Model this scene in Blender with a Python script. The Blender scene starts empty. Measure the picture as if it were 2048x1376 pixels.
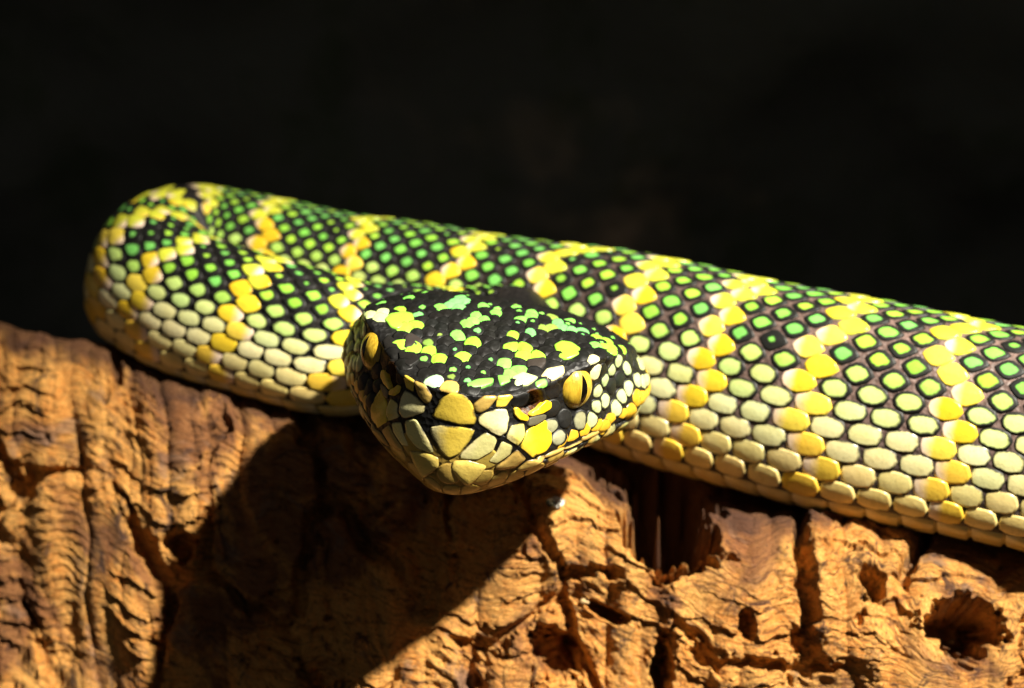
import bpy, math, random
import numpy as np
from mathutils import Vector, Matrix
from mathutils.bvhtree import BVHTree

# ------------------------------------------------------------------ camera, world, lamp, exposure
S = 0.01                       # the layout below is written in centimetres
scene = bpy.context.scene
COL = scene.collection
PITCH = math.radians(20.0)
CAM = np.array([0.0, -26.7 * math.cos(PITCH), 2.3 + 26.7 * math.sin(PITCH)])
cam_data = bpy.data.cameras.new('camera')
cam_data.sensor_width = 36.0
cam_data.lens = 36.0 * 4000.0 / 2048.0
cam_data.clip_start = 0.005
cam_data.clip_end = 20.0
cam_data.dof.use_dof = True
cam_data.dof.focus_distance = 25.6 * S
cam_data.dof.aperture_fstop = 19.0
cam = bpy.data.objects.new('camera', cam_data)
cam.location = CAM * S
cam.rotation_euler = (math.radians(90) - PITCH, 0, 0)
COL.objects.link(cam)
scene.camera = cam

world = bpy.data.worlds.new('World')
scene.world = world
world.use_nodes = True
bg = world.node_tree.nodes['Background']
bg.inputs['Color'].default_value = (1.0, 0.96, 0.9, 1)
bg.inputs['Strength'].default_value = 0.050

LIGHT_DIR = Vector((0.51, -0.29, 0.84)).normalized()     # from the snake towards the lamp
lamp_data = bpy.data.lights.new('spot_lamp', 'SPOT')
lamp_data.energy = 120.0
lamp_data.color = (1.0, 0.93, 0.79)
lamp_data.spot_size = math.radians(19.5)
lamp_data.spot_blend = 1.0
lamp_data.shadow_soft_size = 0.015
lamp = bpy.data.objects.new('spot_lamp', lamp_data)
LAMP_TARGET = Vector((2.2, -2.0, 0.3)) * S
lamp.location = LAMP_TARGET + LIGHT_DIR * 0.80
lamp.rotation_euler = LIGHT_DIR.to_track_quat('Z', 'Y').to_euler()
COL.objects.link(lamp)

scene.render.engine = 'CYCLES'
scene.view_settings.view_transform = 'Standard'
scene.view_settings.look = 'None'
scene.view_settings.exposure = 0.0
scene.view_settings.gamma = 1.0
scene.view_settings.use_curve_mapping = False
scene.cycles.use_denoising = True
scene.cycles.max_bounces = 6
random.seed(5)
rng = np.random.default_rng(11)

# ------------------------------------------------------------------ helpers
def lin(r, g, b):
    f = lambda c: ((c / 255.0 + 0.055) / 1.055) ** 2.4 if c / 255.0 > 0.04045 else c / 255.0 / 12.92
    return (f(r), f(g), f(b))

def pchip(xs, ys, x):
    xs = np.asarray(xs, float); ys = np.asarray(ys, float); x = np.asarray(x, float)
    h = np.diff(xs); d = np.diff(ys) / h
    m = np.zeros_like(ys)
    for i in range(1, len(xs) - 1):
        if d[i - 1] * d[i] > 0:
            w1 = 2 * h[i] + h[i - 1]; w2 = h[i] + 2 * h[i - 1]
            m[i] = (w1 + w2) / (w1 / d[i - 1] + w2 / d[i])
    m[0] = d[0]; m[-1] = d[-1]
    i = np.clip(np.searchsorted(xs, x) - 1, 0, len(xs) - 2)
    t = np.clip((x - xs[i]) / h[i], 0, 1)
    return ((2*t**3 - 3*t**2 + 1) * ys[i] + (t**3 - 2*t**2 + t) * h[i] * m[i]
            + (-2*t**3 + 3*t**2) * ys[i+1] + (t**3 - t**2) * h[i] * m[i+1])

PERM = np.random.default_rng(3).permutation(512)
def vnoise(x, y):
    """smooth gradient noise in the plane, about -1..1"""
    xi = np.floor(x).astype(int); yi = np.floor(y).astype(int)
    xf = x - xi; yf = y - yi
    u = xf*xf*xf*(xf*(xf*6-15)+10); v = yf*yf*yf*(yf*(yf*6-15)+10)
    def g(ix, iy, dx, dy):
        a = PERM[(PERM[ix & 511] + iy) & 511] * (2*math.pi/512)
        return np.cos(a)*dx + np.sin(a)*dy
    n00 = g(xi, yi, xf, yf); n10 = g(xi+1, yi, xf-1, yf)
    n01 = g(xi, yi+1, xf, yf-1); n11 = g(xi+1, yi+1, xf-1, yf-1)
    return 1.5*((n00*(1-u)+n10*u)*(1-v) + (n01*(1-u)+n11*u)*v)
def fbm(x, y, o=4):
    a = 0; k = 1.0
    for i in range(o):
        a = a + k*vnoise(x*2**i + 17.3*i, y*2**i - 9.1*i); k *= 0.5
    return a
def sstep(a, b, x):
    t = np.clip((x - a) / (b - a), 0, 1); return t*t*(3-2*t)

def mesh_np(name, verts, faces, mat, smooth=True):
    """verts in cm, faces (n,3) or (n,4) or a list of such arrays"""
    me = bpy.data.meshes.new(name)
    fl = faces if isinstance(faces, list) else [faces]
    fl = [np.asarray(f, np.int32) for f in fl if len(f)]
    v = np.asarray(verts, np.float32) * S
    me.vertices.add(len(v)); me.vertices.foreach_set('co', v.ravel())
    loops = np.concatenate([f.ravel() for f in fl])
    tot = np.concatenate([np.full(len(f), f.shape[1], np.int32) for f in fl])
    st = np.concatenate([[0], np.cumsum(tot)[:-1]]).astype(np.int32)
    me.loops.add(len(loops)); me.loops.foreach_set('vertex_index', loops)
    me.polygons.add(len(tot)); me.polygons.foreach_set('loop_start', st)
    me.polygons.foreach_set('loop_total', tot)
    me.polygons.foreach_set('use_smooth', np.full(len(tot), smooth))
    me.update(calc_edges=True)
    if mat: me.materials.append(mat)
    return me
def add_attr(me, name, data, kind='FLOAT_VECTOR'):
    a = me.attributes.new(name, kind, 'POINT')
    a.data.foreach_set('vector' if kind == 'FLOAT_VECTOR' else 'value', np.asarray(data, np.float32).ravel())
def link(name, me, parent=None, kind=None):
    o = bpy.data.objects.new(name, me); COL.objects.link(o)
    if parent: o.parent = parent
    if kind: o['kind'] = kind
    return o
def tag(o, label, cat, group=None):
    o['label'] = label; o['category'] = cat
    if group: o['group'] = group

class NT:
    def __init__(self, name):
        self.m = bpy.data.materials.new(name); self.m.use_nodes = True
        self.t = self.m.node_tree; self.b = self.t.nodes['Principled BSDF']
    def n(self, typ, **kw):
        nd = self.t.nodes.new(typ)
        for k, v in kw.items(): setattr(nd, k, v)
        return nd
    def l(self, a, b): self.t.links.new(a, b)
    def put(self, sock, v):
        if isinstance(v, bpy.types.NodeSocket): self.l(v, sock)
        else: sock.default_value = v
    def attr(self, name): return self.n('ShaderNodeAttribute', attribute_name=name)
    def math(self, op, a, b=0.0, c=0.0):
        nd = self.n('ShaderNodeMath', operation=op)
        for i, v in enumerate((a, b, c)): self.put(nd.inputs[i], v)
        return nd.outputs[0]
    def mix(self, f, a, b, blend='MIX'):
        nd = self.n('ShaderNodeMix', data_type='RGBA', blend_type=blend)
        self.put(nd.inputs[0], f)
        for i, v in ((6, a), (7, b)):
            self.put(nd.inputs[i], (*v, 1.0) if isinstance(v, tuple) and len(v) == 3 else v)
        return nd.outputs[2]
    def noise(self, vec, scale, detail=3.0, rough=0.5, dist=0.0):
        nd = self.n('ShaderNodeTexNoise')
        if vec is not None: self.l(vec, nd.inputs['Vector'])
        nd.inputs['Scale'].default_value = scale; nd.inputs['Detail'].default_value = detail
        nd.inputs['Roughness'].default_value = rough; nd.inputs['Distortion'].default_value = dist
        return nd.outputs['Fac']
    def ramp(self, v, a, b, lo=0.0, hi=1.0):
        nd = self.n('ShaderNodeMapRange', interpolation_type='SMOOTHSTEP')
        self.put(nd.inputs[0], v)
        for i, x in enumerate((a, b, lo, hi)): self.put(nd.inputs[1+i], x)
        return nd.outputs[0]
    def mapping(self, vec, scale, loc=(0, 0, 0)):
        nd = self.n('ShaderNodeMapping'); self.l(vec, nd.inputs['Vector'])
        nd.inputs['Scale'].default_value = scale; nd.inputs['Location'].default_value = loc
        return nd.outputs[0]
    def bump(self, h, strength, dist, prev=None):
        nd = self.n('ShaderNodeBump'); self.l(h, nd.inputs['Height'])
        nd.inputs['Strength'].default_value = strength; nd.inputs['Distance'].default_value = dist
        if prev: self.l(prev, nd.inputs['Normal'])
        return nd.outputs[0]
    def fin(self, color=None, rough=None, normal=None, spec=None):
        if color is not None: self.put(self.b.inputs['Base Color'], (*color, 1.0) if isinstance(color, tuple) and len(color) == 3 else color)
        if rough is not None: self.put(self.b.inputs['Roughness'], rough)
        if normal is not None: self.l(normal, self.b.inputs['Normal'])
        if spec is not None: self.put(self.b.inputs['Specular IOR Level'], spec)
        return self.m
def objpos(k):
    return k.n('ShaderNodeTexCoord').outputs['Object']

# ------------------------------------------------------------------ materials
def mat_scale():
    k = NT('snake scale')
    sl = k.n('ShaderNodeSeparateXYZ'); k.l(k.attr('sl').outputs['Vector'], sl.inputs[0])
    ca, cb, cr = (k.attr(n).outputs['Vector'] for n in ('ca', 'cb', 'cr'))
    x, y, spot = sl.outputs
    t = k.math('SQRT', k.math('ADD', k.math('MULTIPLY', x, x), k.math('MULTIPLY', y, y)))
    P = objpos(k)
    n1 = k.noise(P, 700, 3, 0.6); n2 = k.noise(P, 260, 2); n3 = k.noise(P, 3000, 2, 0.6)
    tt = k.math('ADD', t, k.math('MULTIPLY', k.math('SUBTRACT', n1, 0.5), 0.46))
    mask = k.ramp(k.math('SUBTRACT', tt, spot), -0.10, 0.10)
    g = k.ramp(k.math('SUBTRACT', k.math('MULTIPLY', x, -1.0), k.math('MULTIPLY', k.math('SUBTRACT', n2, 0.5), 0.7)), 0.0, 0.9)
    col = k.mix(g, ca, cb)
    col = k.mix(k.ramp(n2, 0.35, 0.75, 0.0, 0.35), col, k.mix(1.0, col, (0.80, 0.72, 0.42), 'MULTIPLY'))
    col = k.mix(k.ramp(n3, 0.52, 0.70, 0.0, 0.24), col, k.mix(1.0, col, (0.45, 0.40, 0.30), 'MULTIPLY'))
    col = k.mix(mask, col, cr)
    bmp = k.bump(k.noise(P, 1500, 3, 0.6), 0.22, 0.0002)
    k.b.inputs['Subsurface Weight'].default_value = 0.0
    lum = k.n('ShaderNodeRGBToBW'); k.l(col, lum.inputs[0])
    rg = k.math('ADD', k.ramp(lum.outputs[0], 0.02, 0.25, 0.50, 0.30), k.math('MULTIPLY', k.math('SUBTRACT', n1, 0.5), 0.2))
    return k.fin(col, rg, bmp, k.ramp(lum.outputs[0], 0.01, 0.2, 0.35, 0.55))
def mat_skin():
    k = NT('snake skin')
    P = objpos(k)
    n = k.noise(P, 900, 4, 0.65); c = k.attr('skin').outputs['Vector']
    col = k.mix(k.ramp(n, 0.35, 0.7), k.mix(1.0, c, (0.45, 0.45, 0.45), 'MULTIPLY'), c)
    vor = k.n('ShaderNodeTexVoronoi'); vor.inputs['Scale'].default_value = 1400; k.l(P, vor.inputs['Vector'])
    return k.fin(col, 0.5, k.bump(vor.outputs['Distance'], 0.5, 0.0003), 0.4)
def mat_iris():
    k = NT('golden iris')
    P = objpos(k)
    n = k.noise(P, 1500, 4, 0.7); n2 = k.noise(k.mapping(P, (1, 1, 0.25)), 2600, 2, 0.6)
    col = k.mix(k.ramp(n2, 0.3, 0.7), lin(206, 172, 52), lin(168, 134, 34))
    col = k.mix(k.ramp(n, 0.60, 0.74, 0.0, 0.7), col, lin(96, 80, 26))
    k.b.inputs['Coat Weight'].default_value = 0.7; k.b.inputs['Coat Roughness'].default_value = 0.06
    return k.fin(col, 0.4, k.bump(n2, 0.3, 0.0002), 0.4)
def mat_plain(name, color, rough, spec=0.5):
    return NT(name).fin(color, rough, None, spec)
def mat_bark():
    k = NT('cork bark')
    uv = k.attr('buv').outputs['Vector']          # x along the log, y down the face, in cm
    warp = k.noise(uv, 0.9, 4, 0.55)
    sp = k.n('ShaderNodeSeparateXYZ'); k.l(uv, sp.inputs[0])
    big = k.noise(uv, 0.5, 5, 0.62, 0.6)
    col_n = k.noise(k.mapping(uv, (2.0, 0.8, 1)), 1.3, 5, 0.65, 0.4)
    fine = k.noise(k.mapping(uv, (3.0, 14.0, 1)), 1.6, 5, 0.65, 0.3)
    grain = k.noise(uv, 22, 5, 0.7)
    # growth layers: thin bands across the ridges, bent by noise
    ph = k.math('ADD', k.math('MULTIPLY', sp.outputs[1], 7.5), k.math('MULTIPLY', warp, 7.0))
    ph = k.math('ADD', ph, k.math('MULTIPLY', k.noise(uv, 5.0, 4, 0.6), 1.2))
    lam = k.math('ABSOLUTE', k.math('SUBTRACT', k.math('FRACT', ph), 0.5))
    lam_line = k.math('MULTIPLY', k.ramp(lam, 0.0, 0.16, 1.0, 0.0), k.ramp(k.noise(k.mapping(uv, (1.5, 4, 1)), 1.7, 3), 0.42, 0.62))
    col = k.mix(k.ramp(col_n, 0.35, 0.65), lin(234, 172, 88), lin(214, 136, 54))
    col = k.mix(k.ramp(fine, 0.42, 0.66), col, lin(234, 172, 90))
    col = k.mix(k.ramp(grain, 0.50, 0.70, 0.0, 0.75), col, lin(128, 72, 30))
    col = k.mix(k.ramp(big, 0.49, 0.60, 0.0, 0.85), col, k.mix(fine, lin(84, 50, 32), lin(150, 92, 52)))
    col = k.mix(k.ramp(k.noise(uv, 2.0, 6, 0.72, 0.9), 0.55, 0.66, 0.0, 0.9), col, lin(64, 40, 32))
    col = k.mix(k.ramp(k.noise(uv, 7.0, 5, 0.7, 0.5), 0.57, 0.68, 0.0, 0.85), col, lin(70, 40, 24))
    col = k.mix(k.ramp(k.noise(uv, 0.9, 5, 0.66, 1.2), 0.56, 0.66, 0.0, 0.6), col, k.mix(grain, lin(96, 74, 64), lin(176, 142, 116)))
    col = k.mix(k.math('MULTIPLY', lam_line, 0.8), col, lin(84, 44, 18))
    crust = k.math('ADD', sp.outputs[1], k.math('MULTIPLY', k.math('SUBTRACT', k.noise(uv, 1.6, 5, 0.65), 0.5), 1.6))
    col = k.mix(k.ramp(crust, -0.15, 0.35, 0.9, 0.0), col, k.mix(grain, lin(52, 32, 24), lin(104, 64, 40)))
    h = k.math('ADD', k.math('MULTIPLY', lam, 0.9), k.math('ADD', k.math('MULTIPLY', fine, 1.3), k.math('MULTIPLY', grain, 1.1)))
    b = k.bump(h, 1.0, 0.0009)
    b = k.bump(k.noise(uv, 60, 4, 0.7), 0.6, 0.0003, b)
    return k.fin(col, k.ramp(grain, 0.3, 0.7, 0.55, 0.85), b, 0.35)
M_SCALE = mat_scale(); M_SKIN = mat_skin(); M_IRIS = mat_iris(); M_BARK = mat_bark()
M_PUPIL = mat_plain('pupil', (0.004, 0.003, 0.002), 0.08)
M_LID = mat_plain('eye ring', lin(196, 168, 60), 0.4)

# ------------------------------------------------------------------ background wall and ground
def make_backdrop():
    k = NT('dark rock')
    P = objpos(k)
    n = k.noise(P, 6, 5, 0.6, 0.4); n2 = k.noise(P, 30, 5, 0.65)
    col = k.mix(k.ramp(n, 0.54, 0.70), (0.11, 0.115, 0.10), (0.85, 0.60, 0.40))
    col = k.mix(k.ramp(n2, 0.5, 0.7, 0, 0.6), col, (0.05, 0.07, 0.03))
    m = k.fin(col, 0.95, k.bump(n2, 0.8, 0.006), 0.1)
    nx, nz = 120, 70
    X, Z = np.meshgrid(np.linspace(-45, 45, nx), np.linspace(-14, 40, nz))
    Y = 27 + 1.8*fbm(X*0.10, Z*0.10, 4) + 0.0004*X*X*10
    v = np.stack([X, Y, Z], -1).reshape(-1, 3)
    i = np.arange(nx*nz).reshape(nz, nx)
    f = np.stack([i[:-1, :-1], i[:-1, 1:], i[1:, 1:], i[1:, :-1]], -1).reshape(-1, 4)
    o = link('background_wall', mesh_np('background_wall', v, f, m)); o['kind'] = 'structure'
    tag(o, 'dark rough rock wall out of focus behind the snake', 'wall')
    X, Y = np.meshgrid(np.linspace(-45, 45, 90), np.linspace(-14, 30, 60))
    Z = -9 + 0.5*fbm(X*0.2, Y*0.2, 4)
    k = NT('dark soil'); P = objpos(k)
    m = k.fin(k.mix(k.noise(P, 120, 5, 0.7), (0.012, 0.009, 0.006), (0.05, 0.035, 0.02)), 0.95, None, 0.1)
    i = np.arange(5400).reshape(60, 90)
    f = np.stack([i[:-1, :-1], i[:-1, 1:], i[1:, 1:], i[1:, :-1]], -1).reshape(-1, 4)
    o = link('ground', mesh_np('ground', np.stack([X, Y, Z], -1).reshape(-1, 3), f, m)); o['kind'] = 'structure'
    tag(o, 'dark soil floor below the cork bark', 'ground')
make_backdrop()

# ------------------------------------------------------------------ cork bark
def top_z(x):  return pchip([-14, -8, -5, -2.4, 0.2, 1.8, 5, 7.4, 14], [1.0, .74, .36, .12, -.42, -.72, -1.05, -1.2, -1.9], x)
def rim_y(x):  return pchip([-14, -8, -4.2, -2, 0.5, 4, 6.8, 14], [6.5, 4.6, 2.85, 2.3, 1.55, 1.1, .8, -.4], x)
# seeds of the bark plates in (x along the log, t down the face) cm
PLATES = [(-9.5, 1), (-7.2, 0.6), (-5.4, 1.2), (-6.6, 3.2), (-3.9, 1.6), (-4.6, 4.2), (-2.6, 2.6), (-1.9, 0.9), (-1.4, 4.4), (-0.1, 1.3),
          (0.9, 0.6), (0.5, 3.2), (1.5, 2.3), (2.4, 4.4), (3.4, 1.0), (3.1, 2.9), (4.9, 0.9), (4.7, 3.2), (6.4, 1.6), (6.2, 4.2), (8.4, 2.0),
          (8, -3), (3, -3.5), (-2, -3.5), (-7, -3.5), (10.5, 4.5), (-9.5, 4.6)]
# hollows: x, t, radius x, radius t, depth
HOLES = [(2.25, 0.30, 0.80, 0.75, 1.7), (2.2, -0.9, 0.95, 1.1, 1.7), (5.05, 0.75, 0.20, 0.26, 0.7), (6.35, 1.25, 0.55, 0.50, 1.6),
         (1.35, 1.75, 0.34, 0.12, 0.6), (0.62, 2.55, 0.36, 0.42, 0.9), (2.15, 2.35, 0.16, 0.5, 0.8), (3.3, 1.5, 0.12, 0.22, 0.4),
         (-4.85, 2.35, 0.28, 0.30, 0.6), (0.7, 0.15, 0.12, 0.06, 0.15), (6.0, 2.3, 0.5, 0.12, 0.3), (4.2, 2.75, 0.7, 0.08, 0.4)]
def make_bark():
    xs = np.linspace(-10, 10.5, 1150)
    ts = np.concatenate([np.linspace(-11, -1.6, 60)[:-1], np.linspace(-1.6, 4.8, 400), np.linspace(4.8, 9, 40)[1:]])
    X, T = np.meshgrid(xs, ts)
    # base profile: flat top, rounded rim, steep front
    ang = np.radians(64) * sstep(-0.9, 1.7, ts)
    dy = -np.cos(ang); dz = -np.sin(ang)
    dt = np.gradient(ts)
    i0 = np.argmin(abs(ts))
    py = np.cumsum(dy*dt); pz = np.cumsum(dz*dt); py -= py[i0]; pz -= pz[i0]
    ny = -np.sin(ang); nz = np.cos(ang)
    # --- relief along the normal
    wx = X + 0.20*fbm(X*0.6, T*0.5, 3) + 0.16*T*np.tanh((X-0.5)/4.0)
    wt = T + 0.22*fbm(X*0.5+40, T*0.5, 3)
    wt = wt + .42*np.exp(-((X-6.35)/1.0)**2-((T-1.25)/.9)**2)*np.sign(1.25-T)*np.minimum(1, np.abs(T-1.25)/.4) + .25*np.exp(-((X-1.3)/.8)**2-((T-1.9)/.7)**2)
    H = 0.16*fbm(X*0.3, T*0.3+7, 2)
    col1 = np.abs(vnoise(wx*0.85, wt*0.12))
    col2 = np.abs(vnoise(wx*1.9+9, wt*0.22))
    H += 0.26*(np.sqrt(col1+.02)-.4) + 0.09*(np.sqrt(col2+.01)-.4)
    H += 0.020*fbm(X*3, T*3.5, 4)
    rag = sstep(0.1, 0.55, fbm(X*.55+31, T*.55+3, 3))
    H += rag*0.06*fbm(X*3.4+3, T*5.0, 4)
    terr = wt*2.6 + 0.45*vnoise(wx*1.0, wt*0.8) + .15*vnoise(wx*4, wt*3)
    rough = fbm(X*5+3, T*7, 4)
    terr = terr + .16*rough
    H += 0.08*(terr - np.floor(terr))*sstep(-.15, .4, vnoise(X*.7+3, T*.7))
    t2 = wt*6.1 + .8*vnoise(wx*1.6+7, wt*1.1) + .2*rough
    H += 0.028*(t2 - np.floor(t2))*sstep(-.1, .4, vnoise(X*1.1+13, T*1.1))
    lam = wt*11 + 1.4*vnoise(wx*1.3+4, wt*1.6) + .5*vnoise(wx*5, wt*4)
    H += 0.008*np.abs((lam-np.floor(lam))-.5)*2*sstep(-.3, .4, vnoise(X*1.3, T*1.3+8))
    H += .34*np.exp(-((X-.55)/.75)**2-((T-.45)/.8)**2) + .25*np.exp(-((X-4.2)/1.2)**2-((T-.5)/.9)**2)
    pore = vnoise(X*3.6+5, T*2.8) + 0.5*vnoise(X*8, T*7)
    H -= 0.13*sstep(0.80, 1.05, pore)
    # --- cracks between the plates
    sx = wx + 0.16*fbm(X*1.6, T*1.6+20, 4); st = (wt + 0.16*fbm(X*1.6+50, T*1.6, 4))*0.72
    d1 = np.full(X.shape, 1e9); d2 = d1.copy(); own = np.zeros(X.shape, int)
    for i, (a, b) in enumerate(PLATES):
        d = np.hypot(sx-a, st-b*0.72)
        n1 = d < d1
        d2 = np.where(n1, d1, np.minimum(d2, d)); own = np.where(n1, i, own); d1 = np.where(n1, d, d1)
    e = np.maximum((d2-d1)*0.5 + .030*fbm(X*7, T*7+3, 3), 0)
    wid = 0.05 + 0.13*np.clip(fbm(X*0.5+8, T*0.5, 2)+0.35, 0, 1.2)
    H -= (0.10 + 0.19*wid/0.12)*(1-sstep(0.25, 1, e/wid))*sstep(0.04, 0.09, wid)
    lift = np.array([0.13*math.sin(i*2.4+1) for i in range(len(PLATES))])
    H += lift[own]*sstep(0, 0.25, e)
    # keep the seat of the snake clear
    seat = sstep(-0.9, -0.1, T)
    H = H*(0.25+0.75*seat) - 0.15*(1-seat)
    for (a, b, ra, rb, dep) in HOLES:
        q = np.hypot((X-a)/ra, (T-b)/rb) + 0.30*fbm(X*2.2, T*2.2, 3) + .16*fbm(X*7+1, T*7, 3)
        H -= dep*(1-sstep(0.55, 1.05, q))
    Yr = rim_y(X)+.22*vnoise(X*.8, X*0+2.5)+.12*vnoise(X*2.1, X*0+7.5); Zt = top_z(X)
    Y = Yr + py[:, None] + H*ny[:, None]
    fall = np.clip(pchip([-14, -7, -5.8, -4.6, -3, 14], [-.3, -.6, -1.6, -4.2, -6.0, -6.5], X) - T, 0, 50)
    Zt = Zt - 1.1*fall**1.15
    Z = Zt + pz[:, None] + H*nz[:, None]
    nx_, nt_ = len(xs), len(ts)
    V = np.stack([X, Y, Z], -1).reshape(-1, 3)
    UV = np.stack([wx, wt, H*0.5], -1).reshape(-1, 3)
    idx = np.arange(nx_*nt_).reshape(nt_, nx_)
    Fq = np.stack([idx[1:, :-1], idx[1:, 1:], idx[:-1, 1:], idx[:-1, :-1]], -1).reshape(-1, 4)
    fo = own.reshape(-1)[Fq[:, 0]]
    # smooth normals over the whole sheet, so that the plates meet without a seam
    gx = np.gradient(np.stack([X, Y, Z], -1), axis=1); gt = np.gradient(np.stack([X, Y, Z], -1), axis=0)
    Nn = np.cross(gt, gx); Nn /= np.linalg.norm(Nn, axis=-1, keepdims=True) + 1e-9
    if Nn[nt_//3, :, 2].mean() < 0: Nn = -Nn
    Nn = Nn.reshape(-1, 3)
    root = bpy.data.objects.new('cork_bark', None); COL.objects.link(root)
    tag(root, 'cracked orange brown cork bark that the snake lies on', 'bark')
    for i in range(len(PLATES)):
        f = Fq[fo == i]
        if len(f) < 50: continue
        used, inv = np.unique(f.ravel(), return_inverse=True)
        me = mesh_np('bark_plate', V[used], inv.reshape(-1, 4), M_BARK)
        add_attr(me, 'buv', UV[used])
        me.normals_split_custom_set_from_vertices(Nn[used].tolist())
        link('bark_plate', me, root)
make_bark()

# ------------------------------------------------------------------ snake: head surface
HS = 0.9375
SK = [0, .05, .15, .35, .7, 1.1, 1.5, 2.0, 2.6, 3.2, 3.7, 4.2, 4.7]
TB = dict(
    wt=[0, .30, .47, .66, .86, 1.08, 1.36, 1.50, 1.64, 1.70, 1.52, 1.05, .66],
    wl=[0, .36, .57, .80, 1.04, 1.26, 1.46, 1.72, 1.99, 2.08, 1.86, 1.25, .74],
    wj=[0, .33, .53, .75, .98, 1.19, 1.38, 1.64, 1.90, 1.98, 1.74, 1.15, .70],
    zt=[.43, .46, .49, .52, .57, .64, .73, .80, .82, .75, .60, .42, .28],
    zc=[.42, .44, .45, .47, .51, .59, .74, .70, .56, .44, .30, .14, .05],
    zm=[.02, .00, -.06, -.26, -.52, -.47, -.41, -.37, -.33, -.28, -.26, -.26, -.27],
    zb=[-.62, -.86, -1.04, -1.16, -1.20, -1.18, -1.14, -1.10, -1.07, -1.02, -.96, -.90, -.86])
_k = np.array(SK); _wide = 1.21 - .12*np.clip((_k-1.5)/1.5, 0, 1)
for _n in ('wt', 'wl', 'wj'): TB[_n] = list(np.array(TB[_n])*_wide)
NH = 88                                   # points on each half of a ring
def head_section(sv):
    q = np.sqrt(sv); kq = np.sqrt(np.array(SK))
    g = {k: pchip(kq, v, q) for k, v in TB.items()}
    wt, wl, wj, zt, zc, zm, zb = (g[k] for k in ('wt', 'wl', 'wj', 'zt', 'zc', 'zm', 'zb'))
    L = lambda a, b, t: a+(b-a)*t
    fr = sstep(1.2, 3.2, sv)
    back = sstep(1.6, 3.0, sv)            # the brow edge fades behind the eye
    pts = [(0*wt, zt), (.36*wt, L(zt, zc, .04)), (.70*wt, L(zt, zc, L(.34, .30, back))), (wt, zc),
           (L(wt, wl, L(.05, .38, back)), L(zc, zm, L(.14, .22, back))), (L(wt, wl, L(.34, .80, back)), L(zc, zm, .52)),
           (L(wt, wl, L(.86, .97, back)), L(zc, zm, .82)), (wl-.02*wl, zm),
           (wj, zm-.12), (wj*L(.74, .90, fr), L(zm, zb, .58)), (wj*L(.36, .56, fr), L(zm, zb, L(.92, .965, fr))), (0*wt, zb)]
    pts = np.array(pts)                   # 12, 2, ns
    u = np.linspace(0, 11, NH)
    i = np.clip(u.astype(int), 0, 10); t = (u-i)[:, None, None]
    g0 = pts[np.clip(i-1, 0, 11)]; p1 = pts[i]; p2 = pts[i+1]; p3 = pts[np.clip(i+2, 0, 11)].copy(); g0 = g0.copy()
    g0[i == 0] = pts[1]*np.array([-1, 1])[:, None]; p3[i == 10] = pts[10]*np.array([-1, 1])[:, None]
    m1 = (p2-g0)*.5; m2 = (p3-p1)*.5
    c = (2*t**3-3*t**2+1)*p1 + (t**3-2*t**2+t)*m1 + (-2*t**3+3*t**2)*p2 + (t**3-t**2)*m2
    # the slit of the mouth
    um = np.exp(-((u-7)/0.14)**2)[:, None]
    c[:, 0] -= um*0.060*sstep(0, .3, sv)*(1-sstep(3.2, 3.6, sv))
    return c, u                           # NH, 2, ns
NSH = 190
sq = np.linspace(0, math.sqrt(4.7), NSH)**2
cs, UK = head_section(sq)
half = np.stack([cs[:, 0], np.broadcast_to(sq, cs[:, 0].shape), cs[:, 1]], -1).transpose(1, 0, 2)   # ns, NH, (lat, s, z)
# ring order: top -> right side -> chin -> left side -> top
left = half[:, ::-1][:, 1:-1]*np.array([-1, 1, 1])
HEAD = np.concatenate([half, left], 1)     # NSH, NR, 3 in head space
NR = HEAD.shape[1]
EYE_C = np.array([1.385, 1.33, .345]); EYE_R = .315
PIT = np.array([.97, .55, .27]); NOS = np.array([.48, .11, .36])
def dent(P):
    out = P.copy()
    for c, rx, rz, dep in ((PIT, .215, .195, .20), (NOS, .055, .05, .10)):
        for sd in (1, -1):
            cc = c*np.array([sd, 1, 1])
            d = P-cc
            e1 = np.array([sd*.55, .83, .1]); n = np.array([sd*.80, -.52, .05]); n /= np.linalg.norm(n); e1 -= n*e1.dot(n); e1 /= np.linalg.norm(e1)
            e2 = np.cross(n, e1)
            a = d@e1; b = d@e2; q = np.hypot(a/rx, b/rz)
            w = (1-sstep(.72, 1.08, q))*(np.abs(d@n) < .35)
            out -= (w*dep)[..., None]*n
            rim = np.exp(-((q-1.2)/.16)**2)*(np.abs(d@n) < .3)*.022
            out += rim[..., None]*n
    return out
HEAD0 = HEAD.copy()
HEAD = dent(HEAD)
# head space -> world (cm): yaw to the left of the picture, slight roll, nose a little up
YAW, ROLL, NOSE = math.radians(12), math.radians(6.5), math.radians(2)
SNOUT = np.array([-0.780, -1.953, 1.950])
Rm = np.array((Matrix.Rotation(-YAW, 3, 'Z') @ Matrix.Rotation(-NOSE, 3, 'X') @ Matrix.Rotation(ROLL, 3, 'Y')))
def h2w(p): return (np.asarray(p)*HS) @ Rm.T + SNOUT
def h2wd(d): return np.asarray(d) @ Rm.T

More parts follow.
